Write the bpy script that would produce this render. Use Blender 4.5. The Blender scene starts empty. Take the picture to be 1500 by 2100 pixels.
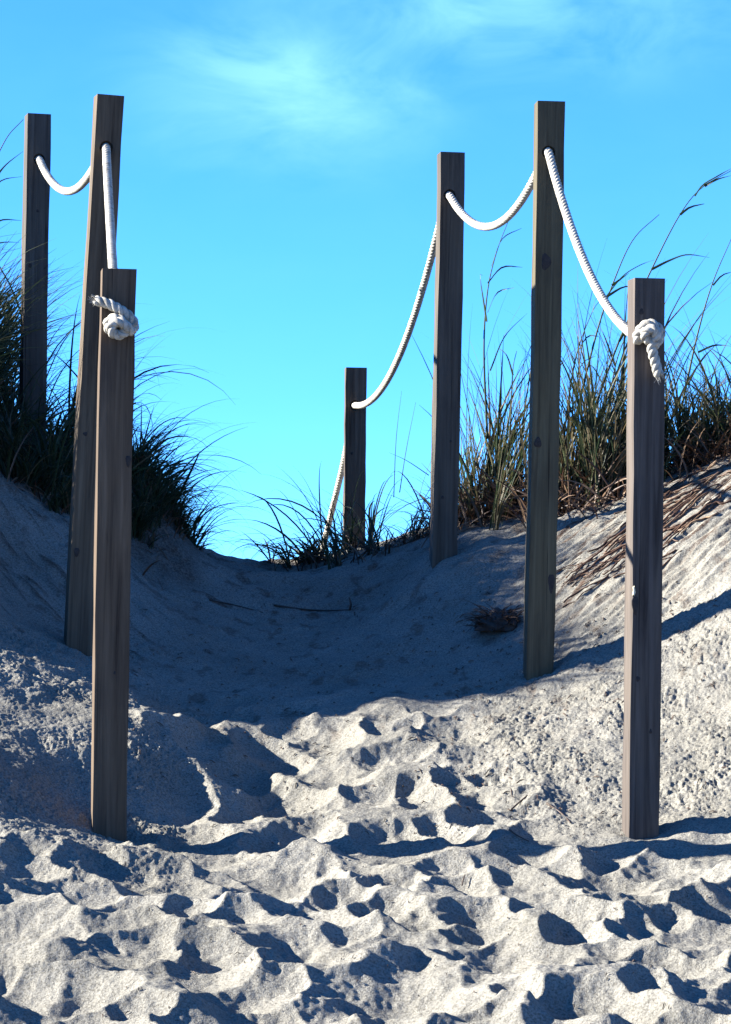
import bpy, bmesh, math, random
import numpy as np
from mathutils import Vector, Matrix, noise as mnoise

random.seed(7)
rng = np.random.default_rng(11)
scene = bpy.context.scene
C = scene.collection
R = math.radians

# ------------------------------------------------------------------ camera
F = 6600.0            # focal length in pixels of the 1500 x 2100 photograph
EYE = 1.7             # eye height
HOR = 1190.0          # image row of the eye level
cam = bpy.data.cameras.new('camera')
camo = bpy.data.objects.new('camera', cam)
C.objects.link(camo)
camo.location = (0, 0, EYE)
camo.rotation_euler = (R(90), 0, 0)
cam.sensor_fit = 'VERTICAL'
cam.sensor_height = 36
cam.lens = F / 2100 * 36
cam.shift_y = (HOR - 1050) / 2100
cam.clip_start = 0.1
cam.clip_end = 6000
scene.camera = camo

# ------------------------------------------------------------------ sky, sun, exposure
SUN_EL, SUN_B = 25.0, 4.0        # elevation; degrees behind square-left
SKY_STRENGTH = 0.05
SUN_STRENGTH = 5.0
EXPOSURE = 2.4
world = bpy.data.worlds.new('World')
scene.world = world
world.use_nodes = True
nt = world.node_tree
nt.nodes.clear()
def N(t, typ, **kw):
    n = t.nodes.new(typ)
    for k, v in kw.items():
        setattr(n, k, v)
    return n
out = N(nt, 'ShaderNodeOutputWorld')
bg = N(nt, 'ShaderNodeBackground')
bg.inputs['Strength'].default_value = SKY_STRENGTH
sky = N(nt, 'ShaderNodeTexSky', sky_type='NISHITA', sun_disc=False)
sky.sun_elevation = R(SUN_EL)
sky.sun_rotation = R(270 + SUN_B)
sky.altitude = 0
sky.air_density = 0.6
sky.dust_density = 0.0
sky.ozone_density = 6.0
lift = N(nt, 'ShaderNodeVectorMath', operation='ADD')
lift.inputs[1].default_value = (0, 0, 0.05)
ltc = N(nt, 'ShaderNodeTexCoord')
nt.links.new(ltc.outputs['Generated'], lift.inputs[0])
nt.links.new(lift.outputs[0], sky.inputs['Vector'])
hsv = N(nt, 'ShaderNodeHueSaturation')
hsv.inputs['Saturation'].default_value = 1.10
nt.links.new(sky.outputs[0], hsv.inputs['Color'])
# thin cirrus, laid out in sky directions
tc = N(nt, 'ShaderNodeTexCoord')
mp = N(nt, 'ShaderNodeMapping')
mp.inputs['Scale'].default_value = (20, 20, 42)
mp.inputs['Rotation'].default_value = (0, R(-18), 0)
nt.links.new(tc.outputs['Generated'], mp.inputs['Vector'])
ns = N(nt, 'ShaderNodeTexNoise')
ns.inputs['Scale'].default_value = 1.0
ns.inputs['Detail'].default_value = 9
ns.inputs['Roughness'].default_value = 0.55
ns.inputs['Distortion'].default_value = 0.6
nt.links.new(mp.outputs[0], ns.inputs['Vector'])
def sky_patch(u, v, su, sv):
    d = Vector(((u - 750) / F, 1, (HOR - v) / F)).normalized()
    m = N(nt, 'ShaderNodeMapping', vector_type='POINT')
    sx, sz = F / su, F / sv
    m.inputs['Location'].default_value = (-d.x * sx, -d.y * 4, -d.z * sz)
    m.inputs['Scale'].default_value = (sx, 4, sz)
    nt.links.new(tc.outputs['Generated'], m.inputs['Vector'])
    l = N(nt, 'ShaderNodeVectorMath', operation='LENGTH')
    nt.links.new(m.outputs[0], l.inputs[0])
    r = N(nt, 'ShaderNodeMapRange', interpolation_type='SMOOTHSTEP')
    r.inputs['From Min'].default_value = 1.0
    r.inputs['From Max'].default_value = 0.0
    nt.links.new(l.outputs['Value'], r.inputs['Value'])
    return r.outputs[0]
def wmath(op, a, b):
    n = N(nt, 'ShaderNodeMath', operation=op)
    for i, x in enumerate((a, b)):
        if isinstance(x, (int, float)):
            n.inputs[i].default_value = x
        else:
            nt.links.new(x, n.inputs[i])
    return n.outputs[0]
p1 = sky_patch(600, 175, 470, 260)
p2 = sky_patch(1000, 20, 800, 230)
pp = wmath('MAXIMUM', p1, wmath('MULTIPLY', p2, 0.8))
nr = N(nt, 'ShaderNodeMapRange')
nr.inputs['From Min'].default_value = 0.33
nr.inputs['From Max'].default_value = 0.64
nt.links.new(ns.outputs['Fac'], nr.inputs['Value'])
cf = wmath('MULTIPLY', wmath('ADD', wmath('MULTIPLY', pp, .9), 0.04), nr.outputs[0])
mix = N(nt, 'ShaderNodeMix', data_type='RGBA')
mix.inputs['B'].default_value = (1.5, 3.8, 4.4, 1)
nt.links.new(cf, mix.inputs['Factor'])
tnt = N(nt, 'ShaderNodeMix', data_type='RGBA', blend_type='MULTIPLY')
tnt.inputs['Factor'].default_value = 1
tnt.inputs['B'].default_value = (0.86, 1.36, 1.66, 1)
nt.links.new(hsv.outputs[0], tnt.inputs['A'])
nt.links.new(tnt.outputs['Result'], mix.inputs['A'])
nt.links.new(mix.outputs['Result'], bg.inputs['Color'])
nt.links.new(bg.outputs[0], out.inputs[0])

s_dir = Vector((-math.cos(R(SUN_B)) * math.cos(R(SUN_EL)), math.sin(R(SUN_B)) * math.cos(R(SUN_EL)), math.sin(R(SUN_EL))))
sun = bpy.data.lights.new('sun', 'SUN')
sun.energy = SUN_STRENGTH
sun.angle = R(0.5)
sun.color = (1.0, 0.965, 0.88)
suno = bpy.data.objects.new('sun', sun)
C.objects.link(suno)
suno.rotation_euler = (-s_dir).to_track_quat('-Z', 'Y').to_euler()
suno.location = s_dir * 40

scene.view_settings.view_transform = 'Standard'
scene.view_settings.look = 'None'
scene.view_settings.gamma = 1
scene.view_settings.use_curve_mapping = False
scene.view_settings.exposure = EXPOSURE
scene.render.engine = 'CYCLES'
scene.cycles.use_denoising = True
scene.cycles.max_bounces = 6
scene.cycles.diffuse_bounces = 1

def pix(u, v, y):
    """The place that the photograph shows at column u, row v, y metres away."""
    return Vector(((u - 750) / F * y, y, EYE - (v - HOR) / F * y))

# ------------------------------------------------------------------ helpers
def tag(o, label=None, cat=None, group=None, kind=None):
    if label: o['label'] = label
    if cat: o['category'] = cat
    if group: o['group'] = group
    if kind: o['kind'] = kind
    return o
def empty(name, loc=(0, 0, 0)):
    o = bpy.data.objects.new(name, None)
    o.empty_display_size = 0.1
    C.objects.link(o)
    o.location = loc
    return o
def link(name, me, mat=None, parent=None, smooth=False):
    """One mesh object; under a parent its points are given in world space."""
    o = bpy.data.objects.new(name, me)
    C.objects.link(o)
    if mat: me.materials.append(mat)
    if parent is not None:
        o.parent = parent
        o.matrix_parent_inverse = parent.matrix_basis.inverted()
    if smooth:
        me.polygons.foreach_set('use_smooth', [True] * len(me.polygons))
    return o

class Geo:
    """Collects verts, faces and one tint per vertex."""
    def __init__(s):
        s.v, s.f, s.c = [], [], []
    def mesh(s, name):
        me = bpy.data.meshes.new(name)
        me.from_pydata(s.v, [], s.f)
        if s.c:
            a = me.attributes.new('tint', 'FLOAT', 'POINT')
            a.data.foreach_set('value', s.c)
        me.update()
        return me
    def ribbon(s, pts, wid, side, tint):
        b = len(s.v)
        n = len(pts)
        for i, p in enumerate(pts):
            w = wid[i] * 0.5
            t = (pts[min(i + 1, n - 1)] - pts[max(i - 1, 0)])
            sd = side - t * (side.dot(t) / max(t.length_squared, 1e-9))
            sd = sd.normalized() if sd.length > 1e-6 else Vector((1, 0, 0))
            nn = t.cross(sd)
            nn = nn.normalized() if nn.length > 1e-9 else Vector((0, 0, 1))
            s.v += [tuple(p - sd * w + nn * w * .35), tuple(p), tuple(p + sd * w + nn * w * .35)]
            s.c += [tint] * 3
        for i in range(n - 1):
            k = b + i * 3
            s.f += [(k, k + 1, k + 4, k + 3), (k + 1, k + 2, k + 5, k + 4)]
    def tube(s, pts, rad, sides=6, tint=0.5, cap=True):
        b = len(s.v)
        n = len(pts)
        ref = None
        for i, p in enumerate(pts):
            t = (pts[min(i + 1, n - 1)] - pts[max(i - 1, 0)]).normalized()
            if ref is None:
                ref = t.orthogonal().normalized()
            ref = (ref - t * ref.dot(t))
            ref = ref.normalized() if ref.length > 1e-6 else t.orthogonal().normalized()
            bn = t.cross(ref)
            r = rad[i] if hasattr(rad, '__len__') else rad
            for k in range(sides):
                a = 2 * math.pi * k / sides
                s.v.append(tuple(p + (ref * math.cos(a) + bn * math.sin(a)) * r))
                s.c.append(tint)
        for i in range(n - 1):
            for k in range(sides):
                a0 = b + i * sides + k
                a1 = b + i * sides + (k + 1) % sides
                s.f.append((a0, a1, a1 + sides, a0 + sides))
        if cap:
            s.f.append(tuple(range(b + sides - 1, b - 1, -1)))
            s.f.append(tuple(range(b + (n - 1) * sides, b + n * sides)))

def smooth_path(pts, step):
    """Catmull-Rom through the points, resampled at an even step."""
    P = [Vector(p) for p in pts]
    P = [P[0] * 2 - P[1]] + P + [P[-1] * 2 - P[-2]]
    o = []
    for i in range(1, len(P) - 2):
        a, b, c, d = P[i - 1:i + 3]
        n = max(4, int((c - b).length / step * 2))
        for k in range(n):
            t = k / n
            o.append(0.5 * ((2 * b) + (c - a) * t + (2 * a - 5 * b + 4 * c - d) * t * t + (3 * b - a - 3 * c + d) * t ** 3))
    o.append(P[-2])
    res = [o[0]]
    acc = 0
    for i in range(1, len(o)):
        seg = (o[i] - o[i - 1]).length
        while acc + seg >= step:
            f = (step - acc) / seg
            q = o[i - 1] + (o[i] - o[i - 1]) * f
            res.append(q)
            seg -= (step - acc)
            o[i - 1] = q
            acc = 0
        acc += seg
    res.append(o[-1])
    return res

# ------------------------------------------------------------------ materials
def new_mat(name):
    m = bpy.data.materials.new(name)
    m.use_nodes = True
    t = m.node_tree
    b = t.nodes['Principled BSDF']
    return m, t, b
def noise_node(t, vec, scale, detail=4, rough=.55, dist=0):
    n = N(t, 'ShaderNodeTexNoise')
    n.inputs['Scale'].default_value = scale
    n.inputs['Detail'].default_value = detail
    n.inputs['Roughness'].default_value = rough
    n.inputs['Distortion'].default_value = dist
    if vec is not None:
        t.links.new(vec, n.inputs['Vector'])
    return n
def ramp(t, fac, stops):
    r = N(t, 'ShaderNodeValToRGB')
    e = r.color_ramp.elements
    while len(e) < len(stops):
        e.new(0.5)
    for el, (p, c) in zip(e, stops):
        el.position = p
        el.color = (*c, 1)
    t.links.new(fac, r.inputs[0])
    return r
def mixc(t, fac, a, b, mode='MIX'):
    n = N(t, 'ShaderNodeMix', data_type='RGBA', blend_type=mode)
    for key, x in (('Factor', fac), ('A', a), ('B', b)):
        if isinstance(x, (int, float)):
            n.inputs[key].default_value = x
        elif isinstance(x, tuple):
            n.inputs[key].default_value = (*x, 1)
        else:
            t.links.new(x, n.inputs[key])
    return n.outputs['Result']

def sand_material():
    m, t, b = new_mat('sand')
    geo = N(t, 'ShaderNodeNewGeometry')
    pos = geo.outputs['Position']
    n1 = noise_node(t, pos, 3.0, 5, .6)
    base = ramp(t, n1.outputs['Fac'], [(0.3, (.158, .149, .127)), (0.7, (.220, .208, .180))])
    n2 = noise_node(t, pos, 160, 3, .7)
    gr = ramp(t, n2.outputs['Fac'], [(0.36, (.42, .40, .38)), (0.5, (.95, .95, .95)), (0.68, (1.3, 1.3, 1.3))])
    c1 = mixc(t, 0.8, base.outputs[0], gr.outputs[0], 'MULTIPLY')
    n3 = noise_node(t, pos, 700, 2, .6)
    g3 = ramp(t, n3.outputs['Fac'], [(0.33, (.3, .28, .27)), (0.45, (1, 1, 1)), (0.7, (1.2, 1.2, 1.2))])
    c2 = mixc(t, 0.7, c1, g3.outputs[0], 'MULTIPLY')
    # brown plant litter washed in streaks down the dune flank
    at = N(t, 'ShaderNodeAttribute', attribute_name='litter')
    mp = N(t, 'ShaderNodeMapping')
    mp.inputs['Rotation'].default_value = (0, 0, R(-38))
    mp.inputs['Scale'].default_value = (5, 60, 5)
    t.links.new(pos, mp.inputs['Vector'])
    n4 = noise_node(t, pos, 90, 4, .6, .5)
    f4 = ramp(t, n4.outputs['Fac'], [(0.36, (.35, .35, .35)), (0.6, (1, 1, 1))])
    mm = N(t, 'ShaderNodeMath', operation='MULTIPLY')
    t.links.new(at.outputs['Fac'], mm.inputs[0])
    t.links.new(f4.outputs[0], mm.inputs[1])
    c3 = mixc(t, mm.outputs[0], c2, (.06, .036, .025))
    t.links.new(c3, b.inputs['Base Color'])
    b.inputs['Roughness'].default_value = 0.95
    b.inputs['Specular IOR Level'].default_value = 0.1
    bp = N(t, 'ShaderNodeBump')
    bp.inputs['Strength'].default_value = 0.6
    bp.inputs['Distance'].default_value = 0.009
    nb = noise_node(t, pos, 130, 4, .7)
    t.links.new(nb.outputs['Fac'], bp.inputs['Height'])
    t.links.new(bp.outputs[0], b.inputs['Normal'])
    return m

def wood_material():
    m, t, b = new_mat('weathered_wood')
    tcn = N(t, 'ShaderNodeTexCoord')
    oi = N(t, 'ShaderNodeObjectInfo')
    add = N(t, 'ShaderNodeVectorMath', operation='ADD')
    sc = N(t, 'ShaderNodeVectorMath', operation='SCALE')
    cmb = N(t, 'ShaderNodeCombineXYZ')
    for i in range(3):
        t.links.new(oi.outputs['Random'], cmb.inputs[i])
    t.links.new(cmb.outputs[0], sc.inputs[0])
    sc.inputs['Scale'].default_value = 40
    t.links.new(tcn.outputs['Object'], add.inputs[0])
    t.links.new(sc.outputs[0], add.inputs[1])
    mp = N(t, 'ShaderNodeMapping')
    mp.inputs['Scale'].default_value = (48, 48, 1.5)
    t.links.new(add.outputs[0], mp.inputs['Vector'])
    n1 = noise_node(t, mp.outputs[0], 1.0, 6, .65, .8)
    col = ramp(t, n1.outputs['Fac'], [(0.28, (.028, .021, .016)), (0.44, (.066, .053, .041)), (0.58, (.090, .074, .058)), (0.78, (.132, .11, .088))])
    mp2 = N(t, 'ShaderNodeMapping')
    mp2.inputs['Scale'].default_value = (9, 9, 2.4)
    t.links.new(add.outputs[0], mp2.inputs['Vector'])
    n2 = noise_node(t, mp2.outputs[0], 1.0, 4, .6)
    st = ramp(t, n2.outputs['Fac'], [(0.3, (.55, .55, .6)), (0.55, (1, 1, 1)), (0.8, (1.15, 1.1, 1.0))])
    c = mixc(t, 0.75, col.outputs[0], st.outputs[0], 'MULTIPLY')
    c = mixc(t, 1.0, c, oi.outputs['Color'], 'MULTIPLY')
    # fine checks
    mp3 = N(t, 'ShaderNodeMapping')
    mp3.inputs['Scale'].default_value = (110, 110, 1.1)
    t.links.new(add.outputs[0], mp3.inputs['Vector'])
    n3 = noise_node(t, mp3.outputs[0], 1.0, 2, .5)
    ck = ramp(t, n3.outputs['Fac'], [(0.27, (.35, .32, .3)), (0.34, (1, 1, 1))])
    c = mixc(t, 1.0, c, ck.outputs[0], 'MULTIPLY')
    t.links.new(c, b.inputs['Base Color'])
    b.inputs['Roughness'].default_value = 0.85
    b.inputs['Specular IOR Level'].default_value = 0.2
    bp = N(t, 'ShaderNodeBump')
    bp.inputs['Strength'].default_value = 0.5
    bp.inputs['Distance'].default_value = 0.003
    t.links.new(n1.outputs['Fac'], bp.inputs['Height'])
    t.links.new(bp.outputs[0], b.inputs['Normal'])
    return m

def knot_material():
    m, t, b = new_mat('wood_knot')
    tcn = N(t, 'ShaderNodeTexCoord')
    n = noise_node(t, tcn.outputs['Object'], 90, 4, .6, 1)
    c = ramp(t, n.outputs['Fac'], [(0.3, (.006, .004, .004)), (0.7, (.028, .019, .015))])
    t.links.new(c.outputs[0], b.inputs['Base Color'])
    b.inputs['Roughness'].default_value = .8
    return m

def rope_material():
    m, t, b = new_mat('rope_fibre')
    tcn = N(t, 'ShaderNodeTexCoord')
    n = noise_node(t, tcn.outputs['Object'], 60, 4, .6)
    c = ramp(t, n.outputs['Fac'], [(0.3, (.20, .18, .145)), (0.5, (.36, .335, .285)), (0.75, (.47, .45, .39))])
    n2 = noise_node(t, tcn.outputs['Object'], 900, 2, .6)
    c2 = ramp(t, n2.outputs['Fac'], [(0.3, (.8, .8, .8)), (0.6, (1, 1, 1))])
    t.links.new(mixc(t, .8, c.outputs[0], c2.outputs[0], 'MULTIPLY'), b.inputs['Base Color'])
    b.inputs['Roughness'].default_value = .8
    b.inputs['Specular IOR Level'].default_value = .2
    bp = N(t, 'ShaderNodeBump')
    bp.inputs['Strength'].default_value = .4
    bp.inputs['Distance'].default_value = .001
    t.links.new(n2.outputs['Fac'], bp.inputs['Height'])
    t.links.new(bp.outputs[0], b.inputs['Normal'])
    return m

def blade_material(name, stops, trans=.35):
    m, t, b = new_mat(name)
    at = N(t, 'ShaderNodeAttribute', attribute_name='tint')
    c = ramp(t, at.outputs['Fac'], stops)
    geo = N(t, 'ShaderNodeNewGeometry')
    n = noise_node(t, geo.outputs['Position'], 40, 3, .6)
    v = ramp(t, n.outputs['Fac'], [(0.3, (.75, .75, .75)), (0.7, (1.15, 1.15, 1.15))])
    cc = mixc(t, 1.0, c.outputs[0], v.outputs[0], 'MULTIPLY')
    t.links.new(cc, b.inputs['Base Color'])
    b.inputs['Roughness'].default_value = .55
    b.inputs['Specular IOR Level'].default_value = .3
    tr = N(t, 'ShaderNodeBsdfTranslucent')
    t.links.new(cc, tr.inputs['Color'])
    mx = N(t, 'ShaderNodeMixShader')
    mx.inputs[0].default_value = trans
    t.links.new(b.outputs[0], mx.inputs[1])
    t.links.new(tr.outputs[0], mx.inputs[2])
    t.links.new(mx.outputs[0], t.nodes['Material Output'].inputs[0])
    return m

M_SAND = sand_material()
M_WOOD = wood_material()
M_KNOT = knot_material()
M_ROPE = rope_material()
M_BLADE = blade_material('dune_grass_blade', [(0.0, (.014, .026, .013)), (0.5, (.034, .055, .022)), (0.75, (.07, .07, .03)), (1.0, (.14, .105, .06))])
M_DEAD = blade_material('dead_grass', [(0.0, (.035, .018, .012)), (0.5, (.085, .045, .027)), (1.0, (.2, .13, .08))], .15)
M_TWIG = blade_material('twig_bark', [(0.0, (.03, .02, .015)), (1.0, (.11, .07, .05))], 0.0)

# ------------------------------------------------------------------ ground
def hash2(ix, iy, seed):
    h = (ix.astype(np.int64) * 374761393 + iy.astype(np.int64) * 668265263 + seed * 974711) & 0x7fffffff
    h = ((h ^ (h >> 13)) * 1274126177) & 0x7fffffff
    return h ^ (h >> 16)
def perlin(x, y, seed=0):
    x0 = np.floor(x); y0 = np.floor(y)
    fx = x - x0; fy = y - y0
    ux = fx * fx * fx * (fx * (fx * 6 - 15) + 10)
    uy = fy * fy * fy * (fy * (fy * 6 - 15) + 10)
    def g(dx, dy):
        a = hash2(x0 + dx, y0 + dy, seed) % 4096 * (2 * math.pi / 4096)
        return np.cos(a) * (fx - dx) + np.sin(a) * (fy - dy)
    a = g(0, 0) + ux * (g(1, 0) - g(0, 0))
    b = g(0, 1) + ux * (g(1, 1) - g(0, 1))
    return (a + uy * (b - a)) * 1.5
def fbm(x, y, seed, octaves=4, gain=.5):
    s = 0; a = 1
    for i in range(octaves):
        s = s + a * perlin(x * 2 ** i, y * 2 ** i, seed + i * 17)
        a *= gain
    return s
def sstep(e0, e1, x):
    t = np.clip((x - e0) / (e1 - e0), 0, 1)
    return t * t * (3 - 2 * t)

ctrl_px = [
    (0, 2100, 6.95), (375, 2100, 7.0), (750, 2100, 7.0), (1125, 2100, 7.0), (1500, 2100, 7.0),
    (0, 1880, 7.85), (750, 1900, 7.95), (1500, 1880, 8.0),
    (0, 1700, 8.6), (0, 1590, 9.0), (110, 1655, 9.0), (170, 1690, 8.97), (300, 1724, 8.97), (224, 1715, 8.96), (500, 1710, 9.05), (750, 1706, 9.08), (1000, 1712, 9.02), (1306, 1720, 9.03), (1500, 1685, 9.05),
    (0, 1490, 9.35), (0, 1400, 9.65), (0, 1325, 9.95), (224, 1545, 9.4), (224, 1440, 9.75), (360, 1640, 9.3), (420, 1560, 9.6), (161, 1338, 10.46), (60, 1308, 10.25),
    (0, 1200, 10.7), (0, 1095, 11.1), (0, 985, 11.5), (130, 1060, 11.5), (68, 955, 12.0), (200, 1140, 11.3),
    (290, 985, 12.3), (345, 1080, 12.35), (400, 1163, 12.45), (280, 1175, 11.6), (300, 1290, 11.0),
    (350, 1380, 10.6), (500, 1510, 10.0), (500, 1405, 10.6), (500, 1250, 11.7), (500, 1177, 12.5),
    (700, 1490, 10.1), (750, 1400, 10.6), (750, 1250, 11.6), (900, 1440, 10.25),
    (1103, 1388, 10.38), (1000, 1285, 10.95), (907, 1148, 11.5), (820, 1128, 12.4), (725, 1128, 13.4), (600, 1166, 13.0),
    (1000, 1068, 12.0), (1180, 1112, 11.3), (1280, 1120, 11.0), (1400, 1025, 11.2), (1500, 945, 11.5), (1280, 1015, 11.8), (1150, 1045, 12.0),
    (1300, 1300, 10.4), (1500, 1272, 10.2), (1500, 1400, 9.9), (1500, 1550, 9.45), (1306, 1390, 10.1), (1306, 1540, 9.6), (1100, 1550, 9.65),
]
ctrl = [tuple(pix(*p)) for p in ctrl_px]
for x, y, z in [(-2.6, 7, -1.0), (-2.6, 9, -.45), (-2.6, 9.9, .05), (-2.6, 10.4, .5), (-2.6, 11.1, .85), (-2.6, 12, .95), (-2.6, 13.5, .7), (-1.75, 9.6, -.14), (-1.75, 10.05, .02), (-1.75, 10.38, .42), (-1.75, 10.8, .60), (-1.75, 11.2, .70), (-1.75, 12, .8), (-1.7, 12.8, .7),
                (-1.6, 9, -.38), (2.6, 7, -.9), (2.6, 9, -.35), (2.6, 10, .05), (2.6, 11, .45), (2.6, 12, .62), (2.6, 13.5, .5), (1.7, 12.3, .55),
                (-1.5, 13.5, .5), (-.35, 14, -.1), (.6, 13.8, .22), (1.3, 13.5, .4), (-.4, 16, -.5), (-2.5, 16, -.3), (2.5, 16, -.3),
                (0, 5, -1.2), (-2.5, 5, -1.2), (2.5, 5, -1.2), (0, 3, -1.45), (-2.5, 3, -1.45), (2.5, 3, -1.45)]:
    ctrl.append((x, y, EYE + z))
CP = np.array(ctrl)
def tps_fit(P, lam=2e-4):
    n = len(P)
    d = np.linalg.norm(P[:, None, :2] - P[None, :, :2], axis=2)
    K = np.where(d > 0, d * d * np.log(d + 1e-12), 0) + lam * np.eye(n)
    Q = np.c_[np.ones(n), P[:, :2]]
    A = np.block([[K, Q], [Q.T, np.zeros((3, 3))]])
    return np.linalg.solve(A, np.r_[P[:, 2], 0, 0, 0])
TW = tps_fit(CP)
def base_height(x, y):
    shp = x.shape
    x = x.ravel(); y = y.ravel()
    xs = np.clip(x, -3.2, 3.2); ys = np.clip(y, 2.5, 16.5)
    z = TW[-3] + TW[-2] * xs + TW[-1] * ys
    for i, p in enumerate(CP):
        d2 = (xs - p[0]) ** 2 + (ys - p[1]) ** 2
        z = z + TW[i] * 0.5 * d2 * np.log(d2 + 1e-12)
    dist = np.sqrt((x - xs) ** 2 + (y - ys) ** 2)
    far = EYE - 1.75
    k = sstep(0, 9, dist)
    roll = 0.35 * np.sin(x * .13 + 1) * np.cos(y * .11) * sstep(4, 20, dist) * np.exp(-dist / 60)
    z = z * (1 - k) + (far + roll) * k
    return z.reshape(shp)

def axis(lo, hi, step, lim):
    a = list(np.arange(lo, hi + step / 2, step))
    s = step; v = hi
    up = []
    while v < lim[1]:
        s *= 1.22; v += s; up.append(v)
    s = step; v = lo
    dn = []
    while v > lim[0]:
        s *= 1.22; v -= s; dn.append(v)
    return np.array(dn[::-1] + a + up)
GX = axis(-1.42, 1.42, .0042, (-2500, 2500))
GY = axis(6.75, 13.3, .0056, (-2500, 2500))
XX, YY = np.meshgrid(GX, GY)
ZB = base_height(XX, YY)
Z = ZB.copy()
ZB -= .05 * np.exp(-((XX + .33) / .13) ** 2 / 2 - ((YY - 9.55) / .40) ** 2 / 2)
Z = ZB.copy()
near = sstep(3.2, 2.2, np.abs(XX)) * sstep(4.5, 6, YY) * sstep(16, 14, YY)

# trampled hollows: the lower envelope of bowls leaves sharp crests between them
wx = XX + .034 * fbm(XX * 5, YY * 5, 3, 4, .42)
wy = YY + .042 * fbm(XX * 5, YY * 5, 9, 4, .42)
H = np.full_like(Z, .045)
cents = []
for gy in np.arange(5.8, 11.2, .172):
    for gx in np.arange(-2.2, 2.2, .148):
        cents.append((gx + rng.uniform(-.085, .085), gy + rng.uniform(-.10, .10), 1.0))
rng.shuffle(cents)
for cx, cy, sz in cents:
    sz *= (.78 + .22 * float(sstep(9.6, 7.6, cy))) * rng.choice((.65, .8, 1.0, 1.2, 1.6)) * rng.uniform(.9, 1.1)
    a = rng.uniform(.078, .125) * sz; b_ = rng.uniform(.085, .14) * sz
    th = rng.normal(.1, .5)
    D = rng.uniform(.032, .058) * sz
    off = -rng.uniform(.008, .044) * sz
    i0, i1 = np.searchsorted(GX, [cx - .4, cx + .4]); j0, j1 = np.searchsorted(GY, [cy - .4, cy + .4])
    if i1 <= i0 or j1 <= j0: continue
    sl = (slice(j0, j1), slice(i0, i1))
    dx = wx[sl] - cx; dy = wy[sl] - cy
    u = dx * math.cos(th) + dy * math.sin(th); v = -dx * math.sin(th) + dy * math.cos(th)
    q = (u / a) ** 2 + (v / b_) ** 2
    h = off + D * q ** .9
    k = .0045
    hc = H[sl]
    t = np.clip(.5 + .5 * (hc - h) / k, 0, 1)
    H[sl] = hc * (1 - t) + h * t - k * t * (1 - t)
edge = .18 * fbm(XX * 2.2, YY * 2.2, 31, 2)
# region where people walk: all of the front, then up the middle-right of the path
uu = XX / YY * F + 750
front = sstep(9.05, 8.75, YY + edge + .35 * sstep(420, 0, uu) + .25 * sstep(1250, 1500, uu))
mid = sstep(10.35, 10.0, YY + edge * .8) * sstep(230, 420, uu + edge * 300) * sstep(1230, 1030, uu + edge * 200 + (YY - 9) * 120)
tram = np.maximum(front, mid * .85) * near
for px_, py_ in ((-.715, 8.96), (.77, 9.03)):
    tram = tram * (1 - .85 * np.exp(-(((XX - px_) / .13) ** 2 + ((YY - py_) / .2) ** 2)))
tram_low = sstep(11.5, 10, YY) * sstep(200, 350, uu) * sstep(1200, 1000, uu) * near * .28
Z += H * np.maximum(tram, tram_low)
# broad unevenness
Z += near * .018 * fbm(XX * 2.4, YY * 2.4, 41, 3) * (1 - .5 * tram)
Z += near * .006 * fbm(XX * 9, YY * 9, 47, 3)
# crumbled crust on the flanks
flank_l = sstep(520, 260, uu + edge * 350) * sstep(8.2, 8.7, YY + edge * .8) * sstep(10.6, 10.2, YY)
flank_r = sstep(760, 1150, uu + edge * 350) * sstep(8.85, 9.3, YY + edge * .5) * sstep(10.8, 10.1, YY + edge * .6)
crumb = np.maximum(flank_l, flank_r) * near
b1 = np.abs(perlin(XX * 80 + 2 * perlin(XX * 9, YY * 9, 62), YY * 58, 61)); b2 = perlin(XX * 115, YY * 90, 67)
crumb = crumb * (.75 + .7 * fbm(XX * 3.5, YY * 3.5, 64, 3)).clip(.4, 1.4)
Z += crumb * (1.25 + .1 * sstep(600, 900, uu)) * (-.0085 * (b1 - .3) + .0032 * b2 + .005 * fbm(XX * 22, YY * 18, 71, 3))
Z += near * (1 - crumb.clip(0, 1)) * (.0014 * perlin(XX * 60, YY * 60, 77) + .0016 * fbm(XX * 25, YY * 25, 79, 2))
# clods and slumped crumbs in the trodden sand
cl = sstep(.15, .6, fbm(XX * 4, YY * 4, 121, 2))
Z += tram * (.0022 * (np.abs(fbm(XX * 22, YY * 18, 123, 3)) - .3) + cl * .003 * perlin(XX * 48, YY * 40, 125))
# scoured hollow round each post, with a little sand banked up beside it
for px_, py_ in ((-.715, 8.96), (.77, 9.03), (-.933, 10.46), (.556, 10.38), (.28, 11.5), (-.05, 13.4)):
    dd = np.sqrt((XX - px_) ** 2 + (YY - py_) ** 2) + .02 * perlin(XX * 14, YY * 14, 131)
    Z += -.006 * np.exp(-(dd / .075) ** 2) + .012 * np.exp(-((dd - .14) / .045) ** 2) * (.5 + .5 * np.tanh((XX - px_) / .05))
# wind and wash streaks on the upper right flank
strk = sstep(1000, 1150, uu) * sstep(10.3, 10.6, YY) * near
ca, sa = math.cos(R(-38)), math.sin(R(-38))
sx_ = XX * ca - YY * sa; sy_ = XX * sa + YY * ca
Z += strk * (.012 * fbm(sx_ * 5, sy_ * 26, 83, 3))
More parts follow.
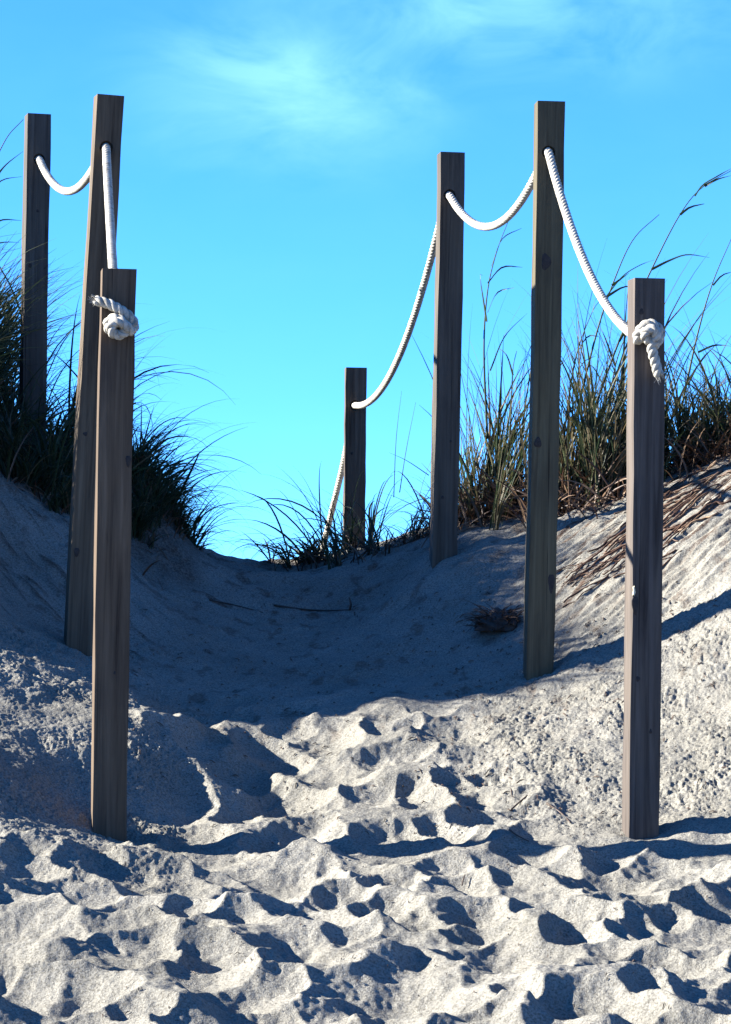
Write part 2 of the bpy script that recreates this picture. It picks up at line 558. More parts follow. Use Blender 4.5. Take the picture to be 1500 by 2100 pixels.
# ragged shaded sand under the grass
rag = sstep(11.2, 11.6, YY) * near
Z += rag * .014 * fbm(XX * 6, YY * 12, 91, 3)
strk_l = sstep(420, 250, uu) * sstep(10.35, 10.8, YY) * near
cb, sb = math.cos(R(42)), math.sin(R(42))
sx2 = XX * cb - YY * sb; sy2 = XX * sb + YY * cb
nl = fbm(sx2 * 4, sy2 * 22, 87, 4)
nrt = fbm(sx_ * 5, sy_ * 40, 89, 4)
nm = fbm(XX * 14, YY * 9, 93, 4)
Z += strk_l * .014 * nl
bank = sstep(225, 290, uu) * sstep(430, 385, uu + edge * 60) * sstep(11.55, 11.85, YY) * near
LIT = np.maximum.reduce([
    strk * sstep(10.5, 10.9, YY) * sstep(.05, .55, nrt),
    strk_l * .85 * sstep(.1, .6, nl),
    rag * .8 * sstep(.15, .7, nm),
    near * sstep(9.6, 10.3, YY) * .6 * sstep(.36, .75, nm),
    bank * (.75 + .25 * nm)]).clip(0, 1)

# the ground meets each post's foot where the photograph shows it
for (u_, v_, y_) in ((223, 1716, 8.96), (1313, 1721, 9.03), (161, 1337, 10.46), (1105, 1387, 10.38), (910, 1148, 11.5), (725, 1128, 13.4)):
    q = pix(u_, v_, y_ - .05)
    j = np.searchsorted(GY, q.y); i = np.searchsorted(GX, q.x)
    dz = q.z - Z[j, i]
    Z += dz * np.exp(-((XX - q.x) / .16) ** 2 - ((YY - q.y) / .2) ** 2)
    print('foot', u_, round(float(dz), 4))

ny, nx = XX.shape
co = np.stack([XX, YY, Z], axis=-1).reshape(-1, 3).astype(np.float32)
idx = np.arange(ny * nx, dtype=np.int32).reshape(ny, nx)
quads = np.stack([idx[:-1, :-1], idx[:-1, 1:], idx[1:, 1:], idx[1:, :-1]], axis=-1).reshape(-1, 4)
me = bpy.data.meshes.new('sand_ground')
me.vertices.add(len(co)); me.vertices.foreach_set('co', co.ravel())
me.loops.add(quads.size); me.loops.foreach_set('vertex_index', quads.ravel())
me.polygons.add(len(quads))
me.polygons.foreach_set('loop_start', np.arange(0, quads.size, 4, dtype=np.int32))
me.polygons.foreach_set('use_smooth', np.ones(len(quads), dtype=bool))
at = me.attributes.new('litter', 'FLOAT', 'POINT')
at.data.foreach_set('value', LIT.astype(np.float32).ravel())
me.update(calc_edges=True)
ground = link('sand_ground', me, M_SAND)
tag(ground, 'pale trampled beach sand rising between two dunes', kind='structure')

def gz(x, y):
    i = int(np.clip(np.searchsorted(GX, x) - 1, 0, nx - 2)); j = int(np.clip(np.searchsorted(GY, y) - 1, 0, ny - 2))
    fx = (x - GX[i]) / (GX[i + 1] - GX[i]); fy = (y - GY[j]) / (GY[j + 1] - GY[j])
    return float((Z[j, i] * (1 - fx) + Z[j, i + 1] * fx) * (1 - fy) + (Z[j + 1, i] * (1 - fx) + Z[j + 1, i + 1] * fx) * fy)
def on_ground(u, y, lift=0):
    x = (u - 750) / F * y
    return Vector((x, y, gz(x, y) + lift))
def ground_hit(u, v):
    """Where the line of sight through (u, v) meets the sand."""
    for y in np.arange(6.8, 14, .01):
        p = pix(u, v, y)
        if gz(p.x, p.y) >= p.z:
            return Vector((p.x, p.y, gz(p.x, p.y)))
    return pix(u, v, 13)

# ------------------------------------------------------------------ posts
GROUP_POST = 'square wooden posts lining the sand path'
def post(label, base, top, y, rot, w, hole_v, hole_u, knots, tone=(1, 1, 1)):
    pb = pix(base[0], base[1], y); pt = pix(top[0], top[1], y)
    ax = pt - pb
    h = ax.length
    root = empty('rope_post', pb)
    zq = Vector((0, 0, 1)).rotation_difference(ax.normalized()).to_matrix().to_4x4()
    root.matrix_world = Matrix.Translation(pb) @ zq @ Matrix.Rotation(R(rot), 4, 'Z')
    bpy.context.view_layer.update()
    tag(root, label, 'post', GROUP_POST)
    def warp(z):
        return .0028 * math.sin(z * 2.1 + base[0]), .0022 * math.sin(z * 1.7 + base[1])
    bm = bmesh.new()
    n = 14
    rings = []
    for i in range(n + 1):
        z = -.35 + (h + .35) * i / n
        j = .0016
        wx_, wy_ = warp(z)
        rings.append([bm.verts.new((wx_ + sx * w / 2 + random.uniform(-j, j), wy_ + sy * w / 2 + random.uniform(-j, j), z)) for sx, sy in ((-1, -1), (1, -1), (1, 1), (-1, 1))])
    for i in range(n):
        for k in range(4):
            bm.faces.new((rings[i][k], rings[i][(k + 1) % 4], rings[i + 1][(k + 1) % 4], rings[i + 1][k]))
    bm.faces.new(rings[0][::-1]); bm.faces.new(rings[-1])
    bm.edges.ensure_lookup_table()
    sharp = [e for e in bm.edges if len(e.link_faces) == 2 and e.calc_face_angle(0) > .8]
    bmesh.ops.bevel(bm, geom=sharp, offset=.0035, segments=2, affect='EDGES', profile=.6)
    me = bpy.data.meshes.new('timber')
    bm.to_mesh(me); bm.free()
    ob = bpy.data.objects.new('timber', me); C.objects.link(ob)
    me.materials.append(M_WOOD)
    hz = (base[1] - hole_v) / (base[1] - top[1]) * h
    inv = root.matrix_world.inverted()
    hp = inv @ pix(hole_u, hole_v, y - .03)
    bm = bmesh.new()
    rim = [(-w, .0215), (-w / 2 + .012, .0215), (-w / 2 + .017, .0158), (w, .0158)]
    hr = [[bm.verts.new((hp.x + r_ * math.cos(2 * math.pi * k / 20), y_, hp.z + .001 + r_ * math.sin(2 * math.pi * k / 20))) for k in range(20)] for y_, r_ in rim]
    for i in range(3):
        for k in range(20):
            bm.faces.new((hr[i][k], hr[i][(k + 1) % 20], hr[i + 1][(k + 1) % 20], hr[i + 1][k]))
    bm.faces.new(hr[0][::-1]); bm.faces.new(hr[3])
    bmesh.ops.recalc_face_normals(bm, faces=bm.faces)
    cme = bpy.data.meshes.new('cut'); bm.to_mesh(cme); bm.free()
    cut = bpy.data.objects.new('cut', cme); C.objects.link(cut)
    md = ob.modifiers.new('hole', 'BOOLEAN'); md.object = cut; md.operation = 'DIFFERENCE'; md.solver = 'EXACT'
    dg = bpy.context.evaluated_depsgraph_get()
    me2 = bpy.data.meshes.new_from_object(ob.evaluated_get(dg))
    ob.modifiers.clear(); ob.data = me2; me2.name = 'timber'
    bpy.data.objects.remove(cut)
    ob.parent = root
    ob.color = (*tone, 1)
    for (ku, kv, rw, rh, ring) in knots:
        kp = inv @ pix(ku, kv, y - w / 2)
        g = bmesh.new()
        bmesh.ops.create_uvsphere(g, u_segments=14, v_segments=8, radius=1)
        kx = max(-w / 2 + rw, min(w / 2 - rw, kp.x))
        for v in g.verts:
            r = 1 + .15 * math.sin(3 * math.atan2(v.co.z, v.co.x) + ku)
            v.co = Vector((v.co.x * rw * r + kx, v.co.y * .0022 - w / 2 + warp(kp.z)[1], v.co.z * rh * r + kp.z))
        km = bpy.data.meshes.new('wood_knot'); g.to_mesh(km); g.free()
        k = bpy.data.objects.new('wood_knot', km); C.objects.link(k); k.parent = root
        km.materials.append(M_KNOT)
        km.polygons.foreach_set('use_smooth', [True] * len(km.polygons))
    front = root.matrix_world @ Vector((hp.x, -w / 2, hp.z))
    back = root.matrix_world @ Vector((hp.x, w / 2, hp.z))
    return root, front, back

L1 = post('wooden post nearest on the left side, its rope end knotted to a stub pointing left', (223, 1715), (243, 554), 8.96, 8.5, .094, 672, 245,
          [(264, 945, .008, .016, 0), (236, 1380, .004, .006, 0)], (1.12, .97, .82))
L2 = post('tilted tall wooden post behind the knotted left post, rope dropping down its face', (161, 1335), (222, 198), 10.46, 13, .086, 304, 217,
          [(175, 890, .008, .007, 0), (157, 1132, .009, .015, 0)], (1.08, 1.0, .86))
L3 = post('farthest wooden post on the left dune, standing in dense grass at the frame edge', (66, 980), (79, 236), 12.0, 15, .087, 328, 80,
          [(78, 432, .005, .006, 0), (62, 545, .007, .009, 0)], (.85, .9, .95))
R1 = post('nearest wooden post on the right, with a rope knot and short dangling tail', (1313, 1720), (1326, 573), 9.03, 9, .086, 690, 1326,
          [(1316, 640, .009, .012, 0), (1308, 1392, .006, .008, 0), (1294, 1240, .010, .026, 0), (1335, 1500, .004, .007, 0)], (.95, .95, 1.02))
R2 = post('tallest wooden post on the right with a dark oval knot, base at the shadow edge', (1105, 1386), (1127, 211), 10.38, 5.3, .087, 314, 1124,
          [(1120, 537, .017, .028, 0), (1103, 908, .012, .017, 0), (1131, 1195, .012, .035, 0)], (1.0, 1.02, .78))
R3 = post('slim wooden post rooted on the right dune crest between short post and tallest post', (910, 1146), (924, 315), 11.5, 7.6, .087, 402, 921,
          [(908, 1020, .006, .006, 0), (925, 905, .004, .005, 0)], (.9, .92, .92))
R4 = post('shortest wooden post, far off beside a low grass tuft near the dip', (725, 1126), (731, 755), 13.4, 4, .087, 832, 728,
          [(722, 930, .006, .006, 0)], (1.0, .95, .9))

# pale splinter torn out beside the dark knot of the nearest right post
inv = R1[0].matrix_world.inverted()
p = inv @ pix(1299, 1212, 9.03 - .043)
bm = bmesh.new()
prof = [(-.004, -.012), (.002, -.014), (.006, -.004), (.004, .006), (.001, .016), (-.003, .012), (-.002, .002)]
v1 = [bm.verts.new((p.x + x, -.043, p.z + z)) for x, z in prof]; v2 = [bm.verts.new((p.x + x * .6, -.0475, p.z + z * .8)) for x, z in prof]
bm.faces.new(v2)
for i in range(len(prof)):
    bm.faces.new((v1[i], v1[(i + 1) % 7], v2[(i + 1) % 7], v2[i]))
bmesh.ops.recalc_face_normals(bm, faces=bm.faces)
me = bpy.data.meshes.new('splinter'); bm.to_mesh(me); bm.free()
mspl, tt_, bb_ = new_mat('fresh_wood')
bb_.inputs['Base Color'].default_value = (.62, .55, .36, 1); bb_.inputs['Roughness'].default_value = .7
me.materials.append(mspl)
so = bpy.data.objects.new('splinter', me); C.objects.link(so); so.parent = R1[0]

# ------------------------------------------------------------------ ropes
def rope_mesh(pts, name, rad=.0135, pitch=.055, step=.005, loose=False):
    P = smooth_path(pts, step)
    g = Geo()
    n = len(P)
    ref = None
    frames = []
    for i in range(n):
        t = (P[min(i + 1, n - 1)] - P[max(i - 1, 0)]).normalized()
        if ref is None:
            ref = t.orthogonal().normalized()
        ref = ref - t * ref.dot(t)
        ref.normalize()
        frames.append((ref.copy(), t.cross(ref)))
    for s in range(3):
        q = []
        for i in range(n):
            a = 2 * math.pi * (i * step / pitch + s / 3)
            e, b = frames[i]
            q.append(P[i] + (e * math.cos(a) + b * math.sin(a)) * rad * .5)
        g.tube(q, rad * .56, sides=9, tint=.5)
    return g.mesh(name)
def span(a_in, a, b, b_in, sag, skew=0, n=12):
    """Hangs from a to b with its ends run a little way into the posts' holes."""
    pts = [a_in]
    for i in range(n + 1):
        t = i / n
        p = a.lerp(b, t)
        p = p + Vector((0, 0, -sag * 4 * t * (1 - t) * (1 + skew * (1 - 2 * t))))
        pts.append(p)
    pts.append(b_in)
    return pts
def mid_of(Pst):
    return (Pst[1] + Pst[2]) / 2

rr = tag(empty('rope', mid_of(R2)), 'thick white rope threaded through the four posts on the right, with a hanging tail', 'rope', 'ropes strung between the posts')
bpy.context.view_layer.update()
link('rope_span', rope_mesh(span(mid_of(R2), R2[1], R1[2], mid_of(R1), .115), 'rope_span'), M_ROPE, rr, True)
link('rope_span', rope_mesh(span(mid_of(R3), R3[1], R2[2], mid_of(R2), .165), 'rope_span'), M_ROPE, rr, True)
link('rope_span', rope_mesh(span(mid_of(R4), R4[1], R3[2], mid_of(R3), .20), 'rope_span'), M_ROPE, rr, True)
e1 = pix(672, 1085, 14.3); e2 = pix(655, 1150, 14.6)
link('rope_span', rope_mesh([mid_of(R4), R4[2], pix(716, 890, 13.75), pix(702, 962, 13.95), e1, e2], 'rope_span'), M_ROPE, rr, True)
def kp(front, pts):
    return [front + Vector((x, -d, z)) for x, z, d in pts]
f = R1[1]
link('rope_knot', rope_mesh(kp(f, [(0, 0, -.04), (-.004, .002, .012), (-.03, -.012, .016), (-.022, .016, .03), (.005, .032, .03), (.032, .012, .026), (.026, -.016, .018), (.0, -.014, .03), (-.012, .006, .046), (.012, .016, .05), (.022, -.004, .044), (.016, -.03, .03)]), 'rope_knot', .0145), M_ROPE, rr, True)
link('rope_tail', rope_mesh(kp(f, [(.010, -.012, .036), (.010, -.04, .030), (.020, -.075, .022), (.029, -.108, .017)]), 'rope_tail', .0145, .06), M_ROPE, rr, True)

rl = tag(empty('rope', mid_of(L2)), 'thick white rope threaded through the three posts on the left, ending in a stubby knot', 'rope', 'ropes strung between the posts')
bpy.context.view_layer.update()
link('rope_span', rope_mesh(span(mid_of(L2), L2[1], L1[2], mid_of(L1), .03), 'rope_span'), M_ROPE, rl, True)
link('rope_span', rope_mesh(span(mid_of(L3), L3[1], L2[2], mid_of(L2), .125), 'rope_span'), M_ROPE, rl, True)
f = L1[1]
link('rope_knot', rope_mesh(kp(f, [(0, 0, -.04), (0, 0, .012), (-.022, -.012, .018), (-.03, .008, .03), (-.012, .022, .034), (.012, .012, .036), (.02, -.012, .036), (0, -.024, .036), (-.018, -.016, .046), (-.016, .006, .052), (.006, .010, .054), (.024, -.004, .046), (.036, -.014, .03)]), 'rope_knot', .0145, .06), M_ROPE, rl, True)
link('rope_tail', rope_mesh(kp(f, [(.036, -.014, .03), (.042, .006, .026), (.028, .028, .028), (.004, .045, .03), (-.028, .062, .026), (-.063, .072, .02)]), 'rope_tail', .0145, .06), M_ROPE, rl, True)

def fray(tip, direction, parent):
    g = Geo()
    d = Vector(direction).normalized()
    for _ in range(40):
        p = tip + Vector((random.gauss(0, .006), random.gauss(0, .004), random.gauss(0, .006))) - d * .004
        e = (d + Vector((random.gauss(0, .35), random.gauss(0, .35), random.gauss(0, .35)))).normalized() * random.uniform(.008, .022)
        g.tube([p, p + e * .5, p + e + Vector((0, 0, -.002))], [.0011, .0009, .0005], 4, .5)
    link('frayed_end', g.mesh('frayed_end'), M_ROPE, parent)
fray(R1[1] + Vector((.029, -.017, -.108)), (.35, -.1, -1), rr)
fray(L1[1] + Vector((-.063, -.02, .072)), (-1, -.1, .3), rl)

# ------------------------------------------------------------------ dune grass
def blade_pts(base, az, L, th0, th1, n=8, wob=0):
    """An arching blade: its angle from the vertical grows from th0 to th1."""
    p = base.copy()
    o = [p.copy()]
    a = az
    for i in range(n):
        t = (i + .5) / n
        th = th0 + (th1 - th0) * t ** 1.4
        a += wob
        p = p + Vector((math.sin(th) * math.cos(a), math.sin(th) * math.sin(a), math.cos(th))) * (L / n)
        o.append(p.copy())
    return o
def blade_w(w, n, tip=.08):
    return [w * (.75 + .5 * t if t < .3 else .9 * max(tip, 1 - ((t - .3) / .7) ** 1.6)) for t in [i / n for i in range(n + 1)]]
GROUP_GRASS = 'dune grass clumps on the dune crests'
def clump(label, u, y, n, L, spread, lean, rad=(.14, .14), th1=(.7, 2.0), w=.0062, dry=.12, singles=10, thatch=60, th0=(.02, .4), group=GROUP_GRASS, name='dune_grass_clump', lmin=.4):
    c = on_ground(u, y)
    root = tag(empty(name, c), label, 'grass clump', group)
    bpy.context.view_layer.update()
    tillers = []
    for _ in range(max(5, n // 16)):
        az = random.uniform(-math.pi, math.pi)
        tillers.append((c.x + random.gauss(0, rad[0]), y + random.gauss(0, rad[1]), az, random.uniform(.55, 1.0), random.uniform(-.1, .3)))
    def one(g, Lk, big=False):
        tx, ty, taz, tl, tt = random.choice(tillers)
        bx = tx + random.gauss(0, .012); by = ty + random.gauss(0, .012)
        b = Vector((bx, by, gz(bx, by) - .01))
        # blades fan out of their tiller, which leans away from the middle and downwind
        az = taz + random.gauss(0, .9)
        d = Vector((math.cos(az) * spread + lean[0], math.sin(az) * spread + lean[1], 0))
        az = math.atan2(d.y, d.x)
        k = min(1.3, d.length)
        t0 = max(0, random.uniform(*th0) + tt * .5) * (.4 + .6 * k)
        t1 = t0 + random.uniform(*th1) * (.35 + .65 * k)
        wv = w * random.choice((.45, .6, .8, 1.0, 1.35)) * random.uniform(.9, 1.1)
        tint = random.uniform(.0, .7) if random.random() > dry else random.uniform(.75, 1)
        if not big:
            Lk *= tl
        m = 11
        pts = blade_pts(b, az, Lk, t0, t1, m, random.gauss(0, .05))
        sd = Vector((-math.sin(az), math.cos(az), 0)) + Vector((random.gauss(0, .6), random.gauss(0, .6), random.gauss(0, .3)))
        g.ribbon(pts, blade_w(wv, m), sd, tint)
    g = Geo()
    for _ in range(n):
        one(g, L * random.uniform(lmin, 1.0))
    o = link('grass_blades', g.mesh('grass_blades'), M_BLADE, root)
    o['kind'] = 'stuff'
    for _ in range(singles):
        g = Geo()
        one(g, L * random.uniform(.95, 1.25), True)
        link('long_blade', g.mesh('long_blade'), M_BLADE, root)
    if thatch:
        g = Geo()
        for _ in range(thatch):
            bx = c.x + random.gauss(0, rad[0] * 1.1); by = y + random.gauss(0, rad[1] * 1.1) - .02
            b = Vector((bx, by, gz(bx, by)))
            az = random.uniform(-math.pi, math.pi)
            t0 = random.uniform(.2, 1.2)
            pts = blade_pts(b, az, L * random.uniform(.12, .4), t0, t0 + random.uniform(.5, 1.2), 5, random.gauss(0, .1))
            g.ribbon(pts, blade_w(w * random.uniform(.7, 1.3), 5), Vector((random.gauss(0, 1), random.gauss(0, 1), random.gauss(0, .5))), random.random())
        o = link('dead_thatch', g.mesh('dead_thatch'), M_DEAD, root)
        o['kind'] = 'stuff'
    return root

# left dune
clump('dense dark grass clump at the left frame edge, in front of the farthest left post', 10, 11.75, 300, .62, .8, (-.1, 0), (.13, .12), th1=(.9, 2.4), dry=.12, w=.0085)
clump('dark grass tuft filling the gap between the farthest left post and the tilted post', 128, 11.9, 260, .60, .8, (.1, 0), (.08, .12), th1=(.9, 2.4), w=.0085)
clump('tall grass clump behind the farthest left post, arching above the dune', 30, 12.5, 200, .82, .8, (.05, 0), (.18, .12), th1=(1.0, 2.4), singles=16, w=.008)
clump('shaggy grass clump hidden partly by the knotted left post, fanning upward', 240, 12.35, 170, .50, .8, (.4, 0), (.10, .14), th1=(1.0, 2.4), singles=12, w=.0085)
clump('arching grass clump hanging over the dip, right of the knotted left post', 285, 12.4, 220, .50, .5, (.75, -.05), (.08, .14), th1=(1.2, 2.4), th0=(.1, .8), singles=16, w=.0085)
clump('drooping dark grass fringe low on the left dune edge above the dip', 335, 12.45, 170, .38, .5, (.8, 0), (.05, .10), th1=(1.3, 2.6), singles=16, w=.007)
clump('dense low grass matting the dark bank right of the knotted left post', 312, 12.2, 420, .36, .8, (.45, -.2), (.07, .12), th1=(.8, 2.0), singles=8, w=.008)
clump('short grass at the lower end of the dark bank, nearest the dip', 368, 12.35, 260, .24, .7, (.6, -.2), (.04, .09), th1=(.9, 2.1), singles=8, lmin=.3)
clump('dark grass tuft low on the bank between the tilted post and the dip', 275, 11.95, 300, .30, .7, (.5, -.2), (.07, .09), th1=(.9, 2.1), singles=6, lmin=.3)
clump('short dark grass on the bank just behind the tilted post', 120, 11.6, 260, .28, .8, (.2, -.1), (.12, .07), th1=(.8, 2.1), singles=6, lmin=.3, w=.008)
# right dune
clump('low sprawling grass tuft at the foot of the shortest post', 650, 13.1, 110, .50, .9, (-.15, 0), (.09, .07), th1=(.9, 2.3), th0=(.2, .9), singles=22, thatch=120, w=.0085)
clump('thin sparse grass tuft between the shortest post and the slim crest post', 815, 12.5, 90, .46, .9, (0, 0), (.10, .08), th1=(.8, 2.2), singles=16, thatch=140, w=.007)
clump('upright green grass clump between the slim crest post and the tallest post', 1000, 12.15, 300, .80, .4, (.12, 0), (.08, .08), th1=(.3, 1.6), th0=(.0, .25), dry=.5, singles=14, thatch=320, w=.0085, lmin=.2)
clump('tall dense grass clump between the tallest post and the nearest right post', 1180, 11.75, 440, .86, .45, (.2, 0), (.09, .10), th1=(.3, 1.6), th0=(.0, .3), dry=.5, singles=18, thatch=260, w=.0085, lmin=.2)
clump('grass clump half hidden behind the nearest right post', 1265, 12.0, 320, .84, .55, (.2, 0), (.10, .10), th1=(.4, 1.9), dry=.3, singles=12, thatch=120, w=.008, lmin=.2)
clump('bushy grass clump right of the nearest right post, bent by wind', 1395, 11.9, 360, .72, .7, (.35, 0), (.10, .10), th1=(.7, 2.1), dry=.3, singles=18, thatch=260, w=.008, lmin=.25)
clump('bushy grass clump at the right frame edge above brown roots', 1490, 11.8, 360, .66, .7, (.1, 0), (.10, .10), th1=(.7, 2.1), dry=.3, singles=14, thatch=420, w=.008, lmin=.25)
# grass beyond the left edge of the frame, whose shade falls on the path
g = Geo()
for _ in range(9000):
    bx = -1.5 - random.random() ** 1.6 * 1.6; by = random.uniform(10.5, 13.2)
    b = Vector((bx, by, gz(bx, by) - .01))
    az = random.uniform(-math.pi, math.pi); t0 = random.uniform(.05, .5)
    g.ribbon(blade_pts(b, az, random.uniform(.25, .5 + .3 * min(1, max(0, (by - 11.1) / .4)) + (.22 if 10.5 < by < 10.8 else 0)), t0, t0 + random.uniform(.4, 1.6), 7), blade_w(.008, 7), Vector((random.gauss(0, 1), random.gauss(0, 1), 0)), random.uniform(0, .8))
o = link('dune_grass', g.mesh('dune_grass'), M_BLADE)
tag(o, 'grass growing on the left dune', kind='stuff')

# tall flowering stalks, each with its own leaves
GROUP_STALK = 'tall sea oat stalks above the grass'
def stalk(label, y, line, leaves, w=.010):
    base = pix(line[0][0], line[0][1], y)
    root = tag(empty('sea_oat_stalk', base), label, 'grass stalk', GROUP_STALK)
    bpy.context.view_layer.update()
    pts = smooth_path([pix(u, v, y + .02 * i) for i, (u, v) in enumerate(line)], .02)
    n = len(pts)
    g = Geo()
    g.tube(pts, [w * .5 * (1 - .75 * i / (n - 1)) for i in range(n)], 5, random.uniform(.1, .5))
    link('stem', g.mesh('stem'), M_BLADE, root, True)
    for lf in leaves:
        lp = smooth_path([pix(u, v, y + random.uniform(-.03, .03)) for u, v in lf], .02)
        m = len(lp)
        g = Geo()
        g.ribbon(lp, [w * 1.0 * max(.12, 1 - (i / (m - 1)) ** 1.5) for i in range(m)], Vector((.3, -.5, 1)), random.uniform(.0, .5))
        link('leaf', g.mesh('leaf'), M_BLADE, root)
stalk('longest stalk leaning right out of the frame above the nearest right post', 11.9, [(1205, 880), (1270, 700), (1337, 552), (1395, 440), (1440, 385), (1500, 350)],
      [[(1337, 552), (1375, 533), (1410, 522), (1455, 528)], [(1395, 440), (1415, 425), (1445, 418)], [(1445, 382), (1470, 368), (1500, 360)], [(1425, 402), (1440, 380), (1470, 362), (1500, 346)], [(1270, 700), (1300, 650), (1330, 640)]])
stalk('slender stalk rising left of the longest stalk behind the nearest right post', 11.8, [(1180, 860), (1225, 680), (1262, 570), (1300, 490), (1352, 440)],
      [[(1240, 612), (1275, 568), (1310, 545), (1342, 533)], [(1255, 585), (1290, 560)], [(1245, 608), (1280, 588), (1310, 590)]])
stalk('stalk leaning right at the right frame edge over the bushy grass', 11.9, [(1395, 850), (1430, 690), (1462, 580), (1500, 490)],
      [[(1462, 585), (1480, 565), (1500, 558)], [(1432, 722), (1465, 708), (1500, 710)], [(1410, 790), (1440, 735), (1465, 712)]])
stalk('straight leafy stalk beside the left of the tallest post, topped by rope', 12.0, [(1000, 900), (993, 720), (1000, 600), (1018, 520), (1042, 455)],
      [[(1000, 580), (1030, 548), (1072, 548)], [(1008, 545), (1030, 490), (1070, 468)], [(1000, 640), (1020, 600), (1055, 590)], [(998, 660), (985, 570), (990, 565)], [(1005, 760), (1035, 690), (1082, 642)]])
stalk('thin stalk standing left of the slim crest post, slightly leaning', 12.5, [(808, 1020), (813, 900), (824, 802)], [], .004)
stalk('second thin stalk left of the slim crest post, leaning a bit more right', 12.4, [(820, 1010), (834, 920), (853, 825)], [[(880, 975), (835, 945), (798, 928)]], .004)
stalk('bent seed stalk just right of the tallest post, low in the grass', 11.8, [(1150, 980), (1165, 830), (1185, 720), (1215, 640), (1232, 615)], [[(1185, 720), (1205, 690), (1228, 690)], [(1170, 800), (1195, 745), (1222, 730)], [(1215, 640), (1222, 612), (1236, 600)]], .009)
stalk('drooping seed stalk behind the knot of the nearest right post', 12.0, [(1230, 950), (1250, 820), (1268, 730), (1300, 665), (1345, 640)], [[(1262, 750), (1240, 690), (1225, 660)], [(1250, 820), (1222, 760), (1205, 745)]], .009)
stalk('short leafy stalk leaning left against the tallest post', 12.0, [(1040, 980), (1048, 850), (1052, 760), (1060, 720)], [[(1050, 800), (1068, 745), (1082, 730)], [(1052, 770), (1040, 730), (1025, 715)], [(1046, 860), (1065, 800), (1085, 775)]], .009)
stalk('lone stalk arching from the left frame edge near the farthest left post', 11.9, [(-60, 560), (-30, 390), (10, 290), (48, 245)],
      [[(-20, 380), (10, 340), (48, 310)], [(-40, 420), (0, 372), (45, 362)], [(-40, 480), (0, 452), (44, 452)], [(-50, 520), (0, 498), (40, 497)]])

# ------------------------------------------------------------------ roots and litter
roots = tag(empty('root_mat', ground_hit(1440, 1040)), 'brown exposed roots trailing down the sunlit right dune', 'roots')
bpy.context.view_layer.update()
for k in range(60):
    u0 = random.uniform(1330, 1540); v0 = 960 + (1500 - u0) * .4 + random.uniform(-20, 80)
    ln = random.uniform(50, 190); sl = random.uniform(.35, .85)
    pts = []
    for i in range(9):
        t = i / 8
        u = u0 - ln * t; v = v0 + ln * sl * t + 6 * math.sin(3 * t + k)
        p = ground_hit(u, v)
        pts.append(p + Vector((random.gauss(0, .003), 0, .003 + random.uniform(-.003, .004))))
    g = Geo()
    r0 = random.uniform(.0012, .004)
    g.tube(smooth_path(pts, .02), r0, 5, random.random())
    link('root', g.mesh('root'), M_DEAD, roots, True)
for k in range(34):
    u0 = random.uniform(1190, 1400); v0 = 1095 + (1400 - u0) * .33 + random.uniform(-15, 45)
    ln = random.uniform(35, 120); sl = random.uniform(.4, .75)
    pts = []
    for i in range(8):
        q = ground_hit(u0 - ln * i / 7 + random.gauss(0, 1), v0 + ln * sl * i / 7 + 4 * math.sin(i * .7 + k))
        pts.append(q + Vector((0, 0, .002 + random.uniform(-.003, .004))))
    g = Geo()
    g.tube(smooth_path(pts, .02), random.uniform(.001, .0032), 5, random.random() * .7)
    link('root', g.mesh('root'), M_DEAD, roots, True)

tuft = ground_hit(1025, 1290)
t = tag(empty('dead_grass_tuft', tuft), 'clump of dead grass and roots lying on the sand left of the tallest post base', 'dead tuft')
bpy.context.view_layer.update()
bm = bmesh.new()
bmesh.ops.create_icosphere(bm, subdivisions=4, radius=1)
for v in bm.verts:
    k = 1 + .25 * mnoise.noise(v.co * 2.2) + .12 * mnoise.noise(v.co * 6)
    v.co = Vector((v.co.x * .082 * k, v.co.y * .07 * k, max(-.01, v.co.z * .06 * k))) + tuft
me = bpy.data.meshes.new('root_ball'); bm.to_mesh(me); bm.free()
link('root_ball', me, M_TWIG, t, True)
g = Geo()
for _ in range(260):
    a = random.uniform(-math.pi, math.pi); el = random.uniform(0, 1.4)
    b = tuft + Vector((math.cos(a) * math.cos(el) * .065, math.sin(a) * math.cos(el) * .055, math.sin(el) * .046))
    th = random.uniform(.8, 1.7)
    g.ribbon(blade_pts(b, a + random.gauss(0, .8), random.uniform(.03, .11), th, th + random.uniform(.2, .9), 5), blade_w(.004, 5), Vector((random.gauss(0, 1), random.gauss(0, 1), random.gauss(0, 1))), random.random() * .45)
o = link('dead_blades', g.mesh('dead_blades'), M_DEAD, t); o['kind'] = 'stuff'

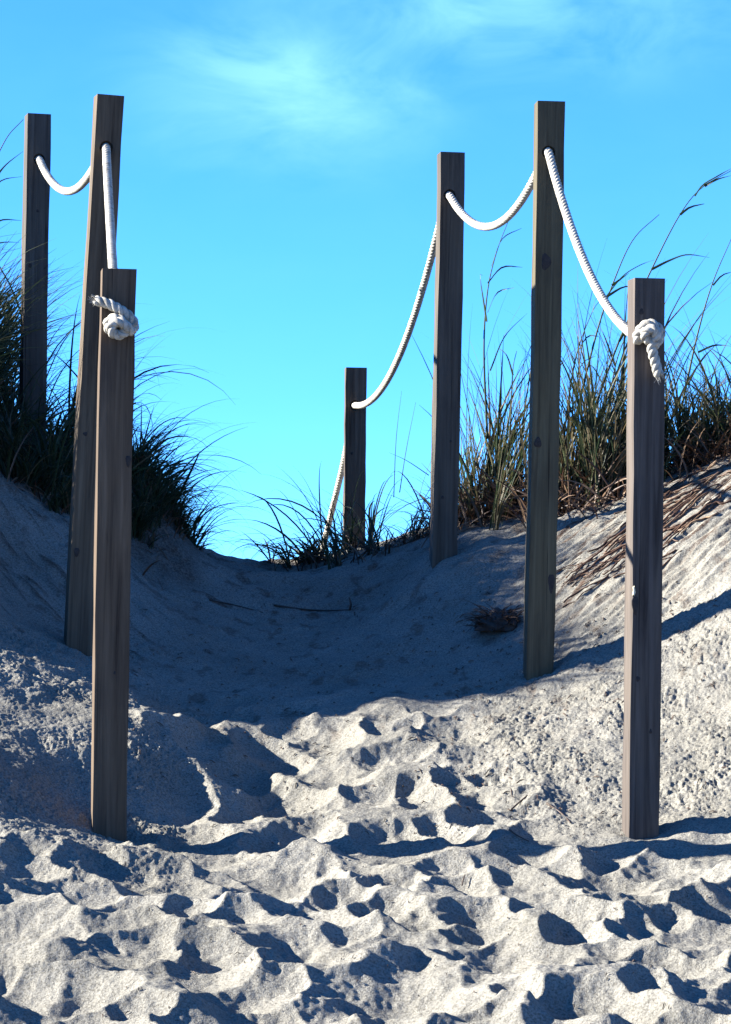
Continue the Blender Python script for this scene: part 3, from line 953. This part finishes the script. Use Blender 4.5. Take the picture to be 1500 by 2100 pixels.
GROUP_TWIG = 'twigs lying on the sand'
def twig(label, line, r=.004, lift=.003, fork=None):
    pts = [ground_hit(u, v) + Vector((0, 0, lift)) for u, v in line]
    root = tag(empty('twig', pts[0]), label, 'twig', GROUP_TWIG)
    bpy.context.view_layer.update()
    g = Geo(); sp = smooth_path(pts, .012)
    g.tube(sp, [r * (1 - .5 * i / len(sp)) for i in range(len(sp))], 6, .3)
    link('stick', g.mesh('stick'), M_TWIG, root, True)
    if fork:
        b = pts[-1]
        g = Geo(); g.tube([b, b + Vector((.004, 0, .02)), b + Vector((-.003, 0, .045))], [r, r * .9, r * .5], 6, .3)
        link('fork', g.mesh('fork'), M_TWIG, root, True)
twig('long dark twig with upturned fork on the shaded path', [(562, 1245), (620, 1254), (670, 1256), (718, 1254)], .0045, .004, True)
twig('thin twig on the shaded path below the dip, left of the forked twig', [(430, 1232), (480, 1245), (540, 1258)], .003)
twig('short dark stick on bright sand left of the nearest right post', [(1048, 1668), (1066, 1650), (1082, 1634)], .0035, .004)
twig('curved dark stick on bright sand just above the trench by the nearest right post', [(1122, 1655), (1150, 1670), (1170, 1692)], .0035, .004)
twig('pale twig poking from the footprint rim in front of the nearest right post', [(1045, 1706), (1062, 1722), (1085, 1730)], .003, .006)
twig('upright little straw on bright trampled sand in the foreground', [(948, 1828), (951, 1815), (954, 1804)], .002, .012)

g = Geo()
for _ in range(800):
    u = random.uniform(200, 1480); v = random.choice((random.uniform(1200, 1480), random.uniform(1200, 1720), random.uniform(1300, 1760), random.uniform(1700, 2090)))
    if random.random() < .35:
        u = random.uniform(850, 1480); v = random.uniform(1180, 1720)
    p = ground_hit(u, v)
    a = random.uniform(0, 6.28); L = random.choice((.005, .007, .011, .020)) * random.uniform(.6, 1.3) * (.55 if v > 1680 else 1)
    q = p + Vector((math.cos(a) * L, math.sin(a) * L, 0)); q.z = gz(q.x, q.y) + .003
    g.tube([p + Vector((0, 0, .002)), (p + q) / 2 + Vector((0, 0, .004)), q], [.0009, .0016, .0008] if v > 1680 else [.0012, .0022, .001], 4, random.random())
o = link('plant_litter', g.mesh('plant_litter'), M_TWIG)
tag(o, 'dark bits of plant litter scattered over the sand', kind='stuff')

g = Geo()
for _ in range(70):
    u = random.uniform(280, 1450); v = random.uniform(1190, 1720)
    p = ground_hit(u, v) + Vector((0, 0, .003))
    r = random.uniform(.0015, .004)
    ring = [p + Vector((math.cos(a) * r * random.uniform(.6, 1.1), math.sin(a) * r, random.uniform(-.001, .003))) for a in [k * 1.05 for k in range(6)]]
    b = len(g.v); g.v += [tuple(q) for q in ring] + [tuple(p + Vector((0, 0, .0025)))]; g.c += [1.0] * 7
    g.f += [(b + k, b + (k + 1) % 6, b + 6) for k in range(6)]
o = link('shell_fragments', g.mesh('shell_fragments'), M_ROPE)
tag(o, 'tiny white shell fragments scattered on the sand', kind='stuff')
